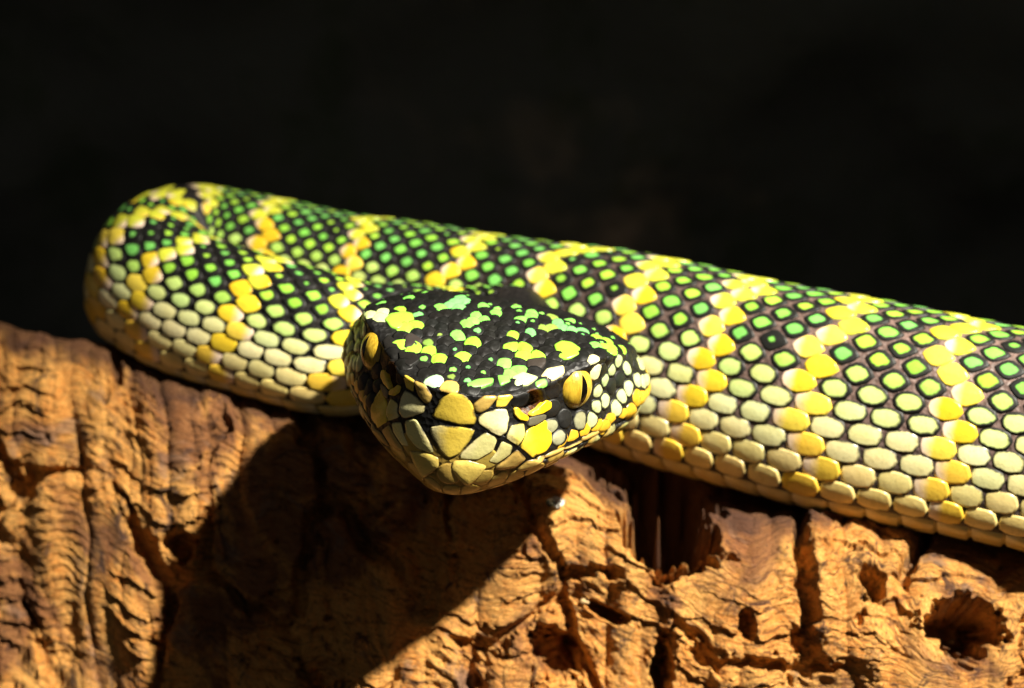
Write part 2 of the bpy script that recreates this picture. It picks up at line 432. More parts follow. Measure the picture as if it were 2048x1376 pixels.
# ------------------------------------------------------------------ snake: body path (x, y, z, radius)
neck_ring = h2w(HEAD[-1]); neck_c = neck_ring.mean(0)
hb = h2wd(np.array([0, 1.0, 0]))
PATH = [(*(neck_c), .64), (*(neck_c + hb*.45 + np.array([-.12, 0, -.12])), .68),
        (-.75, 3.42, 1.12, .80), (-1.55, 3.36, 1.06, .93), (-2.45, 3.38, .98, 1.04), (-3.44, 3.76, 1.10, 1.09), (-4.47, 4.34, 1.18, 1.12), (-5.18, 4.90, 1.24, 1.13),
        (-5.72, 5.60, 1.36, 1.12), (-5.81, 6.30, 1.43, 1.13), (-5.46, 6.80, 1.42, 1.14), (-4.80, 6.88, 1.32, 1.14), (-3.94, 6.60, 1.21, 1.15),
        (-2.67, 6.20, 1.06, 1.17), (-1.41, 5.70, .94, 1.26), (.21, 4.95, .78, 1.43), (1.76, 4.20, .63, 1.58), (3.25, 3.40, .50, 1.64),
        (5.02, 2.50, .39, 1.67), (7.40, 1.60, .23, 1.62), (9.39, .90, .0, 1.57), (11.2, .2, -.3, 1.5)]
PATH = np.array(PATH)
def catmull(P, n=40):
    out = []
    for i in range(len(P)-1):
        p0 = P[max(i-1, 0)]; p1 = P[i]; p2 = P[i+1]; p3 = P[min(i+2, len(P)-1)]
        t = np.linspace(0, 1, n, endpoint=False)[:, None]
        out.append(0.5*((2*p1)+(-p0+p2)*t+(2*p0-5*p1+4*p2-p3)*t*t+(-p0+3*p1-3*p2+p3)*t**3))
    out.append(P[-1:]); return np.concatenate(out)
cp = catmull(PATH)
ker = np.hanning(41); ker /= ker.sum()
cpp = np.concatenate([np.repeat(cp[:1], 20, 0), cp, np.repeat(cp[-1:], 20, 0)])
sm = np.stack([np.convolve(cpp[:, i], ker, 'valid') for i in range(4)], 1)
sm[:, 3] *= 1+.030*vnoise(np.arange(len(cp))*.022+3, np.zeros(len(cp))+.5)
bl = sstep(0, 40, np.arange(len(cp)))[:, None]; cp = cp*(1-bl)+sm*bl
seg = np.linalg.norm(np.diff(cp[:, :3], axis=0), axis=1)
sl_ = np.concatenate([[0], np.cumsum(seg)]); SLEN = sl_[-1]
NB = 620
SB = np.linspace(0, SLEN, NB)
CB = np.stack([np.interp(SB, sl_, cp[:, i]) for i in range(4)], 1)
TG = np.gradient(CB[:, :3], axis=0); TG /= np.linalg.norm(TG, axis=1, keepdims=True)
UP = np.array([0, 0, 1.0])
BN = np.cross(TG, UP); BN /= np.linalg.norm(BN, axis=1, keepdims=True)      # lateral
UPV = np.cross(BN, TG)
def section(th):
    """unit cross-section at angle th from the top of the back"""
    s, c = np.sin(th), np.cos(th)
    x = np.sign(s)*np.abs(s)**0.95
    z = np.where(c > 0, -0.32+1.32*np.abs(c)**1.05, -0.32-0.52*np.abs(c)**0.80)
    return x, z
def body_at(s, th):
    """world point of the skin (arrays); s along the body, th round it"""
    r = np.interp(s, SB, CB[:, 3])
    c = np.stack([np.interp(s, SB, CB[:, i]) for i in range(3)], -1)
    b = np.stack([np.interp(s, SB, BN[:, i]) for i in range(3)], -1)
    u = np.stack([np.interp(s, SB, UPV[:, i]) for i in range(3)], -1)
    x, z = section(th)
    return c + b*(r*x)[..., None] + u*(r*z)[..., None]
def body_nrm(s, th):
    e = 1e-2
    a = body_at(s+e, th)-body_at(s-e, th); b = body_at(s, th+e)-body_at(s, th-e)
    n = np.cross(a, b); n /= np.linalg.norm(n, axis=-1, keepdims=True)+1e-9
    c = np.stack([np.interp(s, SB, CB[:, i]) for i in range(3)], -1)
    sg = np.sign(((body_at(s, th)-c)*n).sum(-1))
    return n*sg[..., None]
# arc length round the unit section -> angle
_th = np.linspace(0, math.pi, 800); _x, _z = section(_th)
_arc = np.concatenate([[0], np.cumsum(np.hypot(np.diff(_x), np.diff(_z)))]); ARC = _arc[-1]
def arc2th(a): return np.sign(a)*np.interp(np.abs(a), _arc, _th)

# ------------------------------------------------------------------ snake: colours
BLACK = lin(22, 22, 20); BROWN = lin(92, 72, 66)
GREENS = [lin(148, 210, 72), lin(130, 206, 84), lin(166, 216, 72), lin(120, 198, 96)]
CREAM = [lin(234, 228, 170), lin(226, 228, 172), lin(238, 228, 172)]
YELLOW = [lin(234, 202, 52), lin(226, 188, 42), lin(238, 212, 80)]
PALE = lin(240, 214, 190); BELLY = lin(226, 198, 118)

snake = bpy.data.objects.new('snake', None); COL.objects.link(snake)
snake.location = (0, 0, 0)
tag(snake, 'black green and yellow banded pit viper coiled on the cork bark, head raised', 'snake')

# one continuous skin: head rings, then body rings
kring = np.arange(NR)
th_ring = np.where(kring < NH, UK[np.minimum(kring, NH-1)]/11*math.pi, -UK[np.maximum(NR-kring, 0) % NH]/11*math.pi)
rows = [h2w(HEAD[i]) for i in range(NSH)]
b0 = np.searchsorted(SB, 0.35)
for i in range(b0, NB):
    rows.append(body_at(np.full(NR, SB[i]), th_ring))
# let the head's last ring flow into the body
# match the sense of rotation of the rings
def lat_sign():
    a = h2wd(np.array([1.0, 0, 0])); return 1 if a @ BN[b0] > 0 else -1
if lat_sign() < 0:
    rows[NSH:] = [body_at(np.full(NR, SB[i]), -th_ring) for i in range(b0, NB)]
SV = np.array(rows)
nrow = len(rows)
ii = np.arange(nrow*NR).reshape(nrow, NR); jj = np.roll(ii, -1, 1)
FQ = np.stack([ii[:-1], ii[1:], jj[1:], jj[:-1]], -1).reshape(-1, 4)
# skin colours: black on the head's crown and face, tan on the chin, brown grey between the body scales
SC = np.zeros((nrow, NR, 3))
hz = HEAD[..., 2]; hsv = HEAD[..., 1]
zm_s = pchip(np.sqrt(np.array(SK)), TB['zm'], np.sqrt(sq))[:, None]
chin = (1-sstep(-.48, -.22, hz-zm_s))[..., None]
tan = np.array(lin(170, 140, 60))
SC[:NSH] = np.array(lin(20, 19, 18))*(1-chin)+tan*chin
pitw = np.zeros(hz.shape)
for sd in (1, -1):
    pitw = np.maximum(pitw, 1-sstep(.19, .24, np.linalg.norm(HEAD-PIT*np.array([sd, 1, 1]), axis=-1)))
SC[:NSH] = SC[:NSH]*(1-pitw[..., None])+np.array(lin(150, 92, 44))*pitw[..., None]
sfrac = np.linspace(0, 1, nrow-NSH)[:, None]
mixb = sstep(.45, .8, sfrac)[..., None]
mixb = mixb*(1-.8*sstep(1.0, 1.5, np.abs(th_ring)))[None, :, None]
body_c = np.array(lin(34, 30, 28))*(1-mixb)+np.array(lin(124, 100, 92))*mixb
belly = sstep(1.8, 1.95, np.abs(th_ring))[None, :, None]
SC[NSH:] = body_c*(1-belly)+np.array(BELLY)*belly
me = mesh_np('body', SV.reshape(-1, 3), FQ, M_SKIN)
add_attr(me, 'skin', SC.reshape(-1, 3))
link('body', me, snake)
# surface lookup for the head (head space)
hv = HEAD0.reshape(-1, 3)
hf = np.stack([ii[:NSH-1], ii[1:NSH], jj[1:NSH], jj[:NSH-1]], -1).reshape(-1, 4)
BVH = BVHTree.FromPolygons([tuple(p) for p in hv], hf.tolist())

# ------------------------------------------------------------------ snake: scale plates
RINGS = np.array([.5, .84, 1.0, 1.0]); NSEG = 14
def disc(rings, nseg):
    nr_ = len(rings)
    f3 = [[0, 1+j, 1+(j+1) % nseg] for j in range(nseg)]
    f4 = [[1+r*nseg+j, 1+(r+1)*nseg+j, 1+(r+1)*nseg+(j+1) % nseg, 1+r*nseg+(j+1) % nseg] for r in range(nr_-1) for j in range(nseg)]
    return np.array(f3), np.array(f4)
F3, F4 = disc(RINGS, NSEG)
PHI = np.arange(NSEG)*2*math.pi/NSEG
TT = np.concatenate([[0], np.repeat(RINGS, NSEG)])
CC = np.concatenate([[1], np.tile(np.cos(PHI), len(RINGS))]); SSN = np.concatenate([[0], np.tile(np.sin(PHI), len(RINGS))])
NVS = len(TT)
SKIRT = np.zeros(NVS); SKIRT[-NSEG:] = 1
def scale_mesh(name, items, f3, f4, nv):
    v = np.concatenate([b['v'] for b in items])
    n = len(items)
    off = (np.arange(n)*nv)
    me = mesh_np(name, v, [(f3[None]+off[:, None, None]).reshape(-1, 3), (f4[None]+off[:, None, None]).reshape(-1, 4)], M_SCALE)
    add_attr(me, 'sl', np.concatenate([b['sl'] for b in items]))
    for c in ('ca', 'cb', 'cr'):
        add_attr(me, c, np.repeat(np.array([b[c] for b in items]), nv, axis=0))
    return me

# ---- body: staggered rows of keeled scales; fewer rows round the neck, more round the thick body
ARC_D = float(np.interp(math.radians(104), _th, _arc))                           # dorsal scales end here, belly plates begin
rB = CB[:, 3]
SPLIT = float(SB[np.argmin(np.linalg.norm(CB[:, :3]-np.array([-5.62, 6.62, 1.43]), axis=1))])
def jit(c, a=.10):
    return tuple(np.clip(np.array(c)*(1+rng.uniform(-a, a, 3)*.25+rng.uniform(-a, a)), 0, .95))
BANDS = [1.5, 3.17, 4.7, 6.25, 7.3, 8.5, 10.3, 11.88, 13.71, 15.41, 16.9, 18.31, 20.0, 21.74, 23.5, 25.3]
body_items = []
QS = {}
def lay_rows(nrow, kL, s0, s1):
    ds = SB[1]-SB[0]
    Q = np.concatenate([[0], np.cumsum(ds/(kL*(rB[1:]+rB[:-1])/2))])
    q0, q1 = np.interp([s0, s1], SB, Q); QS[s0] = (Q, q0, q1, kL)
    WR = ARC_D/(nrow+0.5)
    for row in range(-nrow, nrow+1):
        ar = abs(row); f = ar/nrow
        qs = np.arange(math.ceil(q0)+.3, q1-.1, 1.0) + (0.5 if ar % 2 else 0.0)
        sq_ = np.interp(qs, Q, SB)
        band = {}
        for nb, bs_ in enumerate(BANDS):
            if not s0-.2 < bs_ < s1+.2: continue
            tgt = bs_+.12*math.sin(nb*1.7+ar*.45)
            j = int(np.argmin(np.abs(sq_-tgt)))
            if abs(sq_[j]-tgt) < .6: band[j] = 1
            if rng.random() < (.16 if f > .5 else .03) and j+1 < len(qs) and ar % 2: band[j+1] = 2
        for i, q in enumerate(qs):
            s = float(sq_[i]); r = float(np.interp(s, SB, rB)); L = kL*r; W = WR*r
            cb = None; cr = BLACK
            if i in band:
                ca = jit(YELLOW[rng.integers(3)]); cb = jit(PALE, .05) if rng.random() < .7 else ca; spot = 1.15+.1*rng.random()
                if f < .32: ca = jit(lin(206, 210, 64)); spot = 1.02
                if band[i] == 3: ca = jit(lin(196, 206, 176)); cb = jit(PALE); spot = .5+.3*rng.random()
                if f > .80: ca = jit(lin(238, 198, 70))
            elif f > .46:
                lime = np.array(lin(168, 214, 96)); crm = np.array(CREAM[rng.integers(3)]); bel = np.array(lin(238, 214, 136))
                w1 = float(np.clip((f-.46)/.30+rng.uniform(-.15, .15), 0, 1)); w2 = float(sstep(.80, .98, f))
                ca = jit((lime*(1-w1)+crm*w1)*(1-w2)+bel*w2, .08); spot = .62+.26*w1+.12*w2
            else:
                ca = jit(GREENS[rng.integers(4)], .12); spot = .48+.16*rng.random()
                if rng.random() < .12: spot = .2+.25*rng.random()
                if nrow < 11 and f < .24: spot = .18+.34*rng.random()
            if cb is None: cb = ca
            p = 7.0; acc = np.zeros(NSEG)
            for (dx, dy) in [(L, 0), (-L, 0), (L/2, W), (-L/2, W), (L/2, -W), (-L/2, -W)]:
                d = math.hypot(dx, dy); acc += np.maximum(0, (np.cos(PHI)*dx+np.sin(PHI)*dy)/d/(d/2))**p
            hexa = (acc+np.abs(np.sin(PHI)/(W*.84))**p)**(-1/p)
            brick = (np.abs(np.cos(PHI)/(.455*L))**2.9+np.abs(np.sin(PHI)/(.50*W))**2.9)**(-1/3.0)
            w = float(sstep(.40, .72, f))
            R = (hexa*(1-w)*.95+brick*w)*(.97+.03*rng.random(NSEG))
            R = R*(1+.16*np.maximum(0, np.cos(PHI))**5-.05*np.maximum(0, -np.cos(PHI)))
            if i in band: R = R*1.06
            Rf = np.concatenate([[0], np.tile(R, len(RINGS))])
            x = CC*TT*Rf; y = SSN*TT*Rf
            uu = row/(nrow+.5); yy = y/r*(.76+.48*abs(uu))
            th = arc2th(ARC_D*uu*(.76+.24*abs(uu))+yy)
            st = np.linalg.norm(body_at(np.array([s+.02]), th[:1])-body_at(np.array([s-.02]), th[:1]))/.04
            if st < .38: continue
            P = body_at(s+x, th); N = body_nrm(s+x, th)
            h = .013+.006*(1-TT**4)+.016*x/(L*.55)+.013*np.exp(-(y/(.14*W))**2)*(1-TT**2)*(1-.5*f)
            h = np.where(SKIRT > 0, -.03, h)
            P = P+N*h[:, None]
            vd = CAM-P[0]; dist = np.linalg.norm(vd)
            body_items.append(dict(v=P, sl=np.stack([CC*TT, SSN*TT, np.full(NVS, spot)], -1), ca=ca, cb=cb, cr=cr,
                                   vis=max(0, N[0]@vd/dist)*L*W/dist**2*(1 if -7.2 < P[0][0] < 7.0 else .05)))
lay_rows(10, .38, .25, SPLIT)
lay_rows(12, .30, SPLIT, SLEN-.3)

# ---- belly plates: one wide curved plate for each step, its edges show below the lowest row
def belly_plates():
    out = []
    steps = [(float(np.interp(q, Q, SB)), kL) for (Q, q0, q1, kL) in QS.values() for q in np.arange(math.ceil(q0)+.6, q1-.4, 1.0)]
    for s, kL in steps:
        r = float(np.interp(s, SB, CB[:, 3])); L = kL*r
        a0 = ARC_D+.015; xs = np.array([-.5, -.42, 0, .42, .5])*L*.96
        na = 17
        arcs = np.concatenate([[a0, a0+.03], np.linspace(a0+.12, 2*ARC-a0-.12, na-4), [2*ARC-a0-.03, 2*ARC-a0]])
        th = np.where(arcs <= ARC, arc2th(np.minimum(arcs, ARC)), 2*math.pi-arc2th(2*ARC-arcs))
        X, TH = np.meshgrid(xs, th)
        P = body_at(s+X, np.where(TH > math.pi, TH-2*math.pi, TH))
        N = body_nrm(s+X, np.where(TH > math.pi, TH-2*math.pi, TH))
        h = np.array([-.01, .030, .045, .050, -.01])[None, :]*np.ones_like(X)
        h[[0, -1]] = -.01; h[[1, -2]] *= .8
        P = P+N*h[..., None]
        n_, m_ = X.shape
        idx = np.arange(n_*m_).reshape(n_, m_)
        f = np.stack([idx[:-1, :-1], idx[:-1, 1:], idx[1:, 1:], idx[1:, :-1]], -1).reshape(-1, 4)
        me = mesh_np('belly_plate', P.reshape(-1, 3), f, M_SCALE)
        c = jit(BELLY, .08)
        xn = (X/(L*.5)).reshape(-1)
        add_attr(me, 'sl', np.stack([xn*.8, 0*xn, 0*xn+1.05], -1))
        add_attr(me, 'ca', np.tile(c, (n_*m_, 1))); add_attr(me, 'cb', np.tile(jit(lin(236, 220, 170), .05), (n_*m_, 1))); add_attr(me, 'cr', np.tile(BLACK, (n_*m_, 1)))
        link('belly_plate', me, snake)
belly_plates()

order = sorted(range(len(body_items)), key=lambda i: -body_items[i]['vis'])
for i in order[:300]:
    link('scale', scale_mesh('scale', [body_items[i]], F3, F4, NVS), snake)
link('body_scales', scale_mesh('body_scales', [body_items[i] for i in order[300:]], F3, F4, NVS), snake, 'stuff')

# ------------------------------------------------------------------ snake: eyes
def make_eye(sd):
    n, m = 32, 48
    c = EYE_C*np.array([sd, 1, 1])
    # eye axes: outward, backward, up (head space)
    o = np.array([sd*.76, -.64, .06]); o /= np.linalg.norm(o)
    u = np.array([0, 0, 1.0]); u -= o*u.dot(o); u /= np.linalg.norm(u)
    b = np.cross(u, o)
    v = []; f = []
    for i in range(n+1):
        a = math.pi*.62*i/n
        for j in range(m):
            p = 2*math.pi*j/m
            v.append(c+EYE_R*(o*math.cos(a)*.80+(b*math.cos(p)*.92+u*math.sin(p)*1.02)*math.sin(a)))
    for i in range(n):
        for j in range(m):
            f.append([i*m+j, (i+1)*m+j, (i+1)*m+(j+1) % m, i*m+(j+1) % m])
    eye = link('eye', mesh_np('eye', h2w(np.array(v)), np.array(f), M_IRIS), snake)
    # upright slit pupil lying on the eyeball
    def patch(wd, hg, lift, name, mat):
        vv = []; ff = []; K = 24
        for i in range(K+1):
            t = -1+2*i/K
            w = wd*(max(0, 1-abs(t)**2.0))**.8
            for j in range(5):
                bb = -w+2*w*j/4+.012*(1-t*t); uu = hg*t
                oo = .80*math.sqrt(max(0, 1-(bb/EYE_R/.92)**2-(uu/EYE_R/1.02)**2))*EYE_R+lift
                vv.append(c+o*oo+b*bb+u*uu)
        for i in range(K):
            for j in range(4):
                ff.append([i*5+j, i*5+j+1, (i+1)*5+j+1, (i+1)*5+j])
        return link(name, mesh_np(name, h2w(np.array(vv)), np.array(ff), mat), eye)
    patch(.066, .245, .003, 'pupil_ring', M_LID)
    patch(.052, .228, .006, 'pupil', M_PUPIL)
make_eye(1); make_eye(-1)

# ------------------------------------------------------------------ snake: head plates and scales
def nearest(p):
    loc, nrm, i, d = BVH.find_nearest(Vector(p))
    return np.array(loc), np.array(nrm)
def outward(p, n):
    c = np.array([0, max(p[1], .8), -.1])
    return n if n @ (p-c) > 0 else -n
PLATE_DATA = [
    ('OLIVE', [(-0.26, 0.02, 0.05), (-0.16, 0.01, 0.31), (-0.01, 0.0, 0.44), (0.16, 0.01, 0.43), (0.26, 0.02, 0.32), (0.34, 0.03, 0.14), (0.33, 0.03, 0.05), (0.13, 0.0, 0.03), (-0.11, 0.0, 0.04)]),
    ('WHITE', [(0.37, 0.04, 0.17), (0.56, 0.13, 0.26), (0.69, 0.22, 0.26), (0.74, 0.24, 0.14), (0.73, 0.18, -0.04), (0.67, 0.15, -0.11), (0.51, 0.08, -0.01), (0.37, 0.04, 0.07)]),
    ('TAN', [(0.29, 0.03, 0.33), (0.4, 0.1, 0.46), (0.52, 0.19, 0.48), (0.56, 0.14, 0.43), (0.47, 0.08, 0.29), (0.38, 0.05, 0.22), (0.32, 0.03, 0.23)]),
    ('OLIVE', [(0.57, 0.18, 0.47), (0.69, 0.29, 0.48), (0.74, 0.28, 0.43), (0.67, 0.22, 0.32), (0.57, 0.14, 0.31), (0.57, 0.15, 0.39)]),
    ('LEMON', [(0.79, 0.25, 0.04), (0.92, 0.41, 0.03), (0.95, 0.38, -0.1), (0.9, 0.31, -0.25), (0.74, 0.19, -0.13)]),
    ('YEL', [(1.08, 0.64, -0.04), (1.16, 0.77, -0.0), (1.24, 0.8, -0.17), (1.27, 0.77, -0.3), (1.22, 0.68, -0.41), (1.06, 0.5, -0.49), (0.91, 0.33, -0.3), (0.98, 0.44, -0.07)]),
    ('YEL', [(0.78, 0.31, 0.27), (0.82, 0.35, 0.27), (0.87, 0.39, 0.19), (0.94, 0.48, 0.13), (0.94, 0.46, 0.07), (0.86, 0.36, 0.12), (0.8, 0.31, 0.19)]),
    ('YEL', [(0.96, 0.51, 0.16), (1.04, 0.65, 0.19), (1.11, 0.77, 0.28), (1.16, 0.84, 0.25), (1.17, 0.84, 0.16), (1.1, 0.72, 0.13), (0.98, 0.54, 0.11)]),
    ('GREY', [(0.97, 0.51, 0.09), (1.13, 0.76, 0.09), (1.13, 0.74, 0.03), (1.04, 0.6, -0.01), (0.97, 0.47, -0.01)]),
    ('YELP', [(-0.27, 0.02, -0.12), (-0.1, 0.0, -0.05), (0.14, 0.01, -0.03), (0.35, 0.03, -0.03), (0.29, 0.03, -0.19), (0.16, 0.01, -0.4), (0.05, 0.0, -0.49), (-0.08, 0.0, -0.39), (-0.21, 0.02, -0.23)]),
    ('GREYC', [(0.39, 0.05, -0.16), (0.48, 0.07, -0.06), (0.63, 0.14, -0.14), (0.59, 0.15, -0.32), (0.41, 0.09, -0.46), (0.19, 0.02, -0.47), (0.18, 0.02, -0.42)]),
    ('GREYC', [(0.7, 0.18, -0.19), (0.83, 0.27, -0.26), (0.8, 0.28, -0.38), (0.66, 0.23, -0.52), (0.55, 0.16, -0.49), (0.65, 0.19, -0.35)]),
    ('TAN', [(0.89, 0.32, -0.32), (1.0, 0.45, -0.47), (0.89, 0.42, -0.6), (0.7, 0.3, -0.64), (0.63, 0.24, -0.59), (0.78, 0.29, -0.47)]),
    ('TANY', [(0.1, 0.01, -0.52), (0.3, 0.05, -0.5), (0.53, 0.16, -0.56), (0.47, 0.17, -0.7), (0.32, 0.18, -0.92), (0.19, 0.06, -0.77), (0.09, 0.01, -0.64)]),
    ('TAN', [(1.03, 0.49, -0.52), (1.17, 0.62, -0.48), (1.25, 0.72, -0.47), (1.12, 0.6, -0.61), (0.97, 0.54, -0.69), (0.89, 0.47, -0.68)]),
    ('TAN', [(1.27, 0.74, -0.45), (1.4, 0.93, -0.41), (1.45, 1.02, -0.4), (1.35, 0.87, -0.54), (1.22, 0.69, -0.59), (1.16, 0.61, -0.55)]),
    ('TAN', [(1.46, 1.03, -0.39), (1.62, 1.28, -0.35), (1.62, 1.34, -0.44), (1.52, 1.14, -0.5), (1.39, 0.93, -0.53)]),
    ('TAN', [(1.63, 1.29, -0.34), (1.79, 1.57, -0.31), (1.79, 1.65, -0.4), (1.68, 1.42, -0.44), (1.61, 1.29, -0.46)]),
    ('ORANGE', [(1.38, 0.91, -0.36), (1.38, 0.95, -0.25), (1.42, 1.02, -0.22), (1.45, 1.03, -0.29), (1.42, 0.97, -0.38), (1.34, 0.85, -0.43)]),
    ('ORANGE', [(1.47, 1.06, -0.29), (1.48, 1.12, -0.21), (1.55, 1.19, -0.24), (1.57, 1.2, -0.32), (1.52, 1.13, -0.35), (1.46, 1.03, -0.35)]),
    ('ORANGE', [(1.59, 1.24, -0.26), (1.6, 1.3, -0.16), (1.65, 1.37, -0.17), (1.69, 1.41, -0.24), (1.67, 1.37, -0.32), (1.6, 1.25, -0.32)]),
    ('ORANGE', [(1.71, 1.44, -0.23), (1.75, 1.53, -0.16), (1.8, 1.62, -0.16), (1.82, 1.64, -0.25), (1.79, 1.57, -0.31), (1.72, 1.44, -0.29)]),
    ('ORANGE', [(1.84, 1.69, -0.21), (1.85, 1.76, -0.13), (1.93, 1.91, -0.15), (1.96, 1.94, -0.24), (1.92, 1.85, -0.28), (1.85, 1.71, -0.25)]),
    ('ORANGE', [(1.98, 1.99, -0.22), (1.99, 2.06, -0.14), (2.06, 2.19, -0.16), (2.09, 2.21, -0.24), (2.05, 2.15, -0.29)]),
    ('LIME', [(1.02, 1.66, 0.73), (1.09, 1.82, 0.74), (1.22, 1.84, 0.73), (1.36, 1.71, 0.71), (1.38, 1.5, 0.7), (1.26, 1.36, 0.67), (1.15, 1.34, 0.67)]),
    ('CREAMW', [(1.01, 0.88, 0.56), (1.05, 1.05, 0.6), (1.24, 1.19, 0.62), (1.27, 1.07, 0.57), (1.18, 0.9, 0.53), (1.06, 0.78, 0.53)]),
    ('CREAMG', [(0.66, 0.65, 0.55), (0.76, 0.81, 0.57), (0.97, 0.79, 0.55), (0.88, 0.59, 0.52), (0.73, 0.46, 0.51)]),
    ('GREEN', [(0.46, 0.58, 0.55), (0.6, 0.65, 0.55), (0.64, 0.53, 0.53), (0.55, 0.4, 0.51)]),
    ('GREEN', [(0.12, 0.21, 0.5), (0.24, 0.37, 0.52), (0.42, 0.48, 0.53), (0.44, 0.36, 0.51), (0.32, 0.22, 0.5), (0.17, 0.14, 0.49)]),
    ('BLK', [(1.12, 0.78, 0.49), (1.19, 0.91, 0.53), (1.25, 1.0, 0.45), (1.25, 0.98, 0.31), (1.17, 0.86, 0.29), (1.11, 0.79, 0.37)]),
    ('BLKB', [(0.75, 1.17, 0.64), (0.96, 1.28, 0.66), (0.99, 1.19, 0.63), (0.94, 0.96, 0.59), (0.78, 1.02, 0.61)]),
]
HC = dict(OLIVE=lin(238, 206, 78), WHITE=lin(226, 220, 166), TAN=lin(196, 164, 88), LEMON=lin(232, 212, 112), YEL=lin(236, 196, 32), GREY=lin(92, 88, 72),
          YELP=lin(240, 210, 86), GREYC=lin(234, 226, 150), TANY=lin(228, 202, 104), ORANGE=lin(226, 176, 48), LIME=lin(150, 216, 66), CREAMW=lin(226, 214, 158),
          CREAMG=lin(198, 218, 148), GREEN=lin(128, 212, 90), BLK=lin(24, 22, 20), BLKB=lin(52, 46, 42), TEAL=lin(116, 204, 112), OLIVEG=lin(130, 160, 70),
          OLIVEY=lin(190, 180, 70), GREENP=lin(170, 210, 160), PINK=lin(222, 194, 168))
RB = np.array([.3, .55, .75, .90, 1.0, 1.0]); NSB = 48
F3B, F4B = disc(RB, NSB); PHB = np.arange(NSB)*2*math.pi/NSB
TTB = np.concatenate([[0], np.repeat(RB, NSB)])
CCB = np.concatenate([[1], np.tile(np.cos(PHB), len(RB))]); SSB = np.concatenate([[0], np.tile(np.sin(PHB), len(RB))])
NVB = len(TTB); SKB = np.zeros(NVB); SKB[-NSB:] = 1
def frame(c, n):
    e1 = np.array([0, 1.0, 0]) - n*n[1]          # towards the tail
    if np.linalg.norm(e1) < .25: e1 = np.array([np.sign(c[0]) or 1, .3, 0]); e1 -= n*(e1@n)
    e1 /= np.linalg.norm(e1); return e1, np.cross(n, e1)
def plate_item(c, R, rot_xy, ca, cb, cr, spot, big, dome, keel, tilt, base):
    """plate on the head: R outline radii, in the tangent plane at c"""
    c, n = nearest(c); n = outward(c, n); e1, e2 = frame(c, n)
    ph, tt, cc, sn, sk, nv, rr = (PHB, TTB, CCB, SSB, SKB, NVB, RB) if big else (PHI, TT, CC, SSN, SKIRT, NVS, RINGS)
    Rf = np.concatenate([[0], np.tile(R, len(rr))])
    x = cc*tt*Rf; y = sn*tt*Rf
    rm = R.mean()
    h = base+dome*(1-tt**4.5)+tilt*(x/rm)*tt+keel*np.exp(-(y/(.2*rm))**2)*(1-tt**2)
    h = np.where(sk > 0, -.03, h)
    P = np.empty((nv, 3))
    q = c+x[:, None]*e1+y[:, None]*e2
    for i in range(nv):
        p_, n_ = nearest(q[i]); n_ = outward(p_, n_)
        P[i] = p_+(n_*.6+n*.4)*h[i]
    return dict(v=h2w(P), sl=np.stack([cc*tt, sn*tt, np.full(nv, spot)], -1), ca=ca, cb=cb, cr=cr)

# large shields of the face, brow and chin, the same on both sides
def polar(poly, c, n):
    e1, e2 = frame(c, n)
    q = np.array([[(p-c)@e1, (p-c)@e2] for p in np.array(poly)])
    R = np.zeros(NSB)
    for a in range(len(q)):
        p0 = q[a]; p1 = q[(a+1) % len(q)]; dv = p1-p0
        for j, ph in enumerate(PHB):
            d = np.array([math.cos(ph), math.sin(ph)])
            den = d[0]*(-dv[1])+d[1]*dv[0]
            if abs(den) < 1e-9: continue
            t = (p0[0]*(-dv[1])+p0[1]*dv[0])/den; w = (d[0]*p0[1]-d[1]*p0[0])/den
            if t > 0 and -1e-6 <= w <= 1+1e-6: R[j] = max(R[j], t)
    R = np.where(R <= 0, R[R > 0].mean(), R)
    R = (np.roll(R, 1)+5*R+np.roll(R, -1))/7
    return np.maximum(R+.013, .02)
shields = []
for cname, poly in PLATE_DATA:
    poly = np.array(poly)
    sets = [poly]
    if poly[:, 0].min() > .05 : sets.append(poly*np.array([-1, 1, 1]))
    for q in sets:
        c, n = nearest(q.mean(0)); n = outward(c, n)
        if q[:, 0].mean() < -.05 and cname in ('CREAMW', 'CREAMG', 'GREEN'): cname = 'BLK'
        shields.append((cname, c, n, polar(q, c, n)))
# evenly spread seeds; spacing varies over the head
def head_zone(P):
    """spacing between scales for points in head space"""
    x = np.abs(P[:, 0]); s = P[:, 1]; z = P[:, 2]
    zm = pchip(np.sqrt(np.array(SK)), TB['zm'], np.sqrt(np.maximum(s, 0))); zc = pchip(np.sqrt(np.array(SK)), TB['zc'], np.sqrt(np.maximum(s, 0)))
    top = z > zc-.05
    sp = np.where(top, .150+.05*sstep(2.6, 4.2, s)+.035*(1-sstep(1.0, 2.0, s)), .20)
    sp = np.where(~top & (s > 1.7) & (z > zm), .215, sp)
    sp = np.where(z < zm-.05, .26, sp)
    return sp, top, zm, zc
fa = np.concatenate([hf[:, [0, 1, 2]], hf[:, [0, 2, 3]]])
A, B_, C_ = hv[fa[:, 0]], hv[fa[:, 1]], hv[fa[:, 2]]
area = .5*np.linalg.norm(np.cross(B_-A, C_-A), axis=1)
pick = rng.choice(len(fa), 26000, p=area/area.sum())
u1 = np.sqrt(rng.random((26000, 1))); u2 = rng.random((26000, 1))
cand = A[pick]*(1-u1)+B_[pick]*u1*(1-u2)+C_[pick]*u1*u2
sp, top, zm_c, zc_c = head_zone(cand)
ok = np.ones(len(cand), bool)
for sd in (1, -1):
    m = np.array([sd, 1, 1])
    ok &= np.linalg.norm(cand-EYE_C*m, axis=1) > EYE_R+.075
    ok &= np.linalg.norm((cand-PIT*m), axis=1) > .27
    ok &= np.linalg.norm(cand-NOS*m, axis=1) > .09
ok &= np.abs(cand[:, 2]-zm_c) > .07
ok &= cand[:, 1] < 4.55
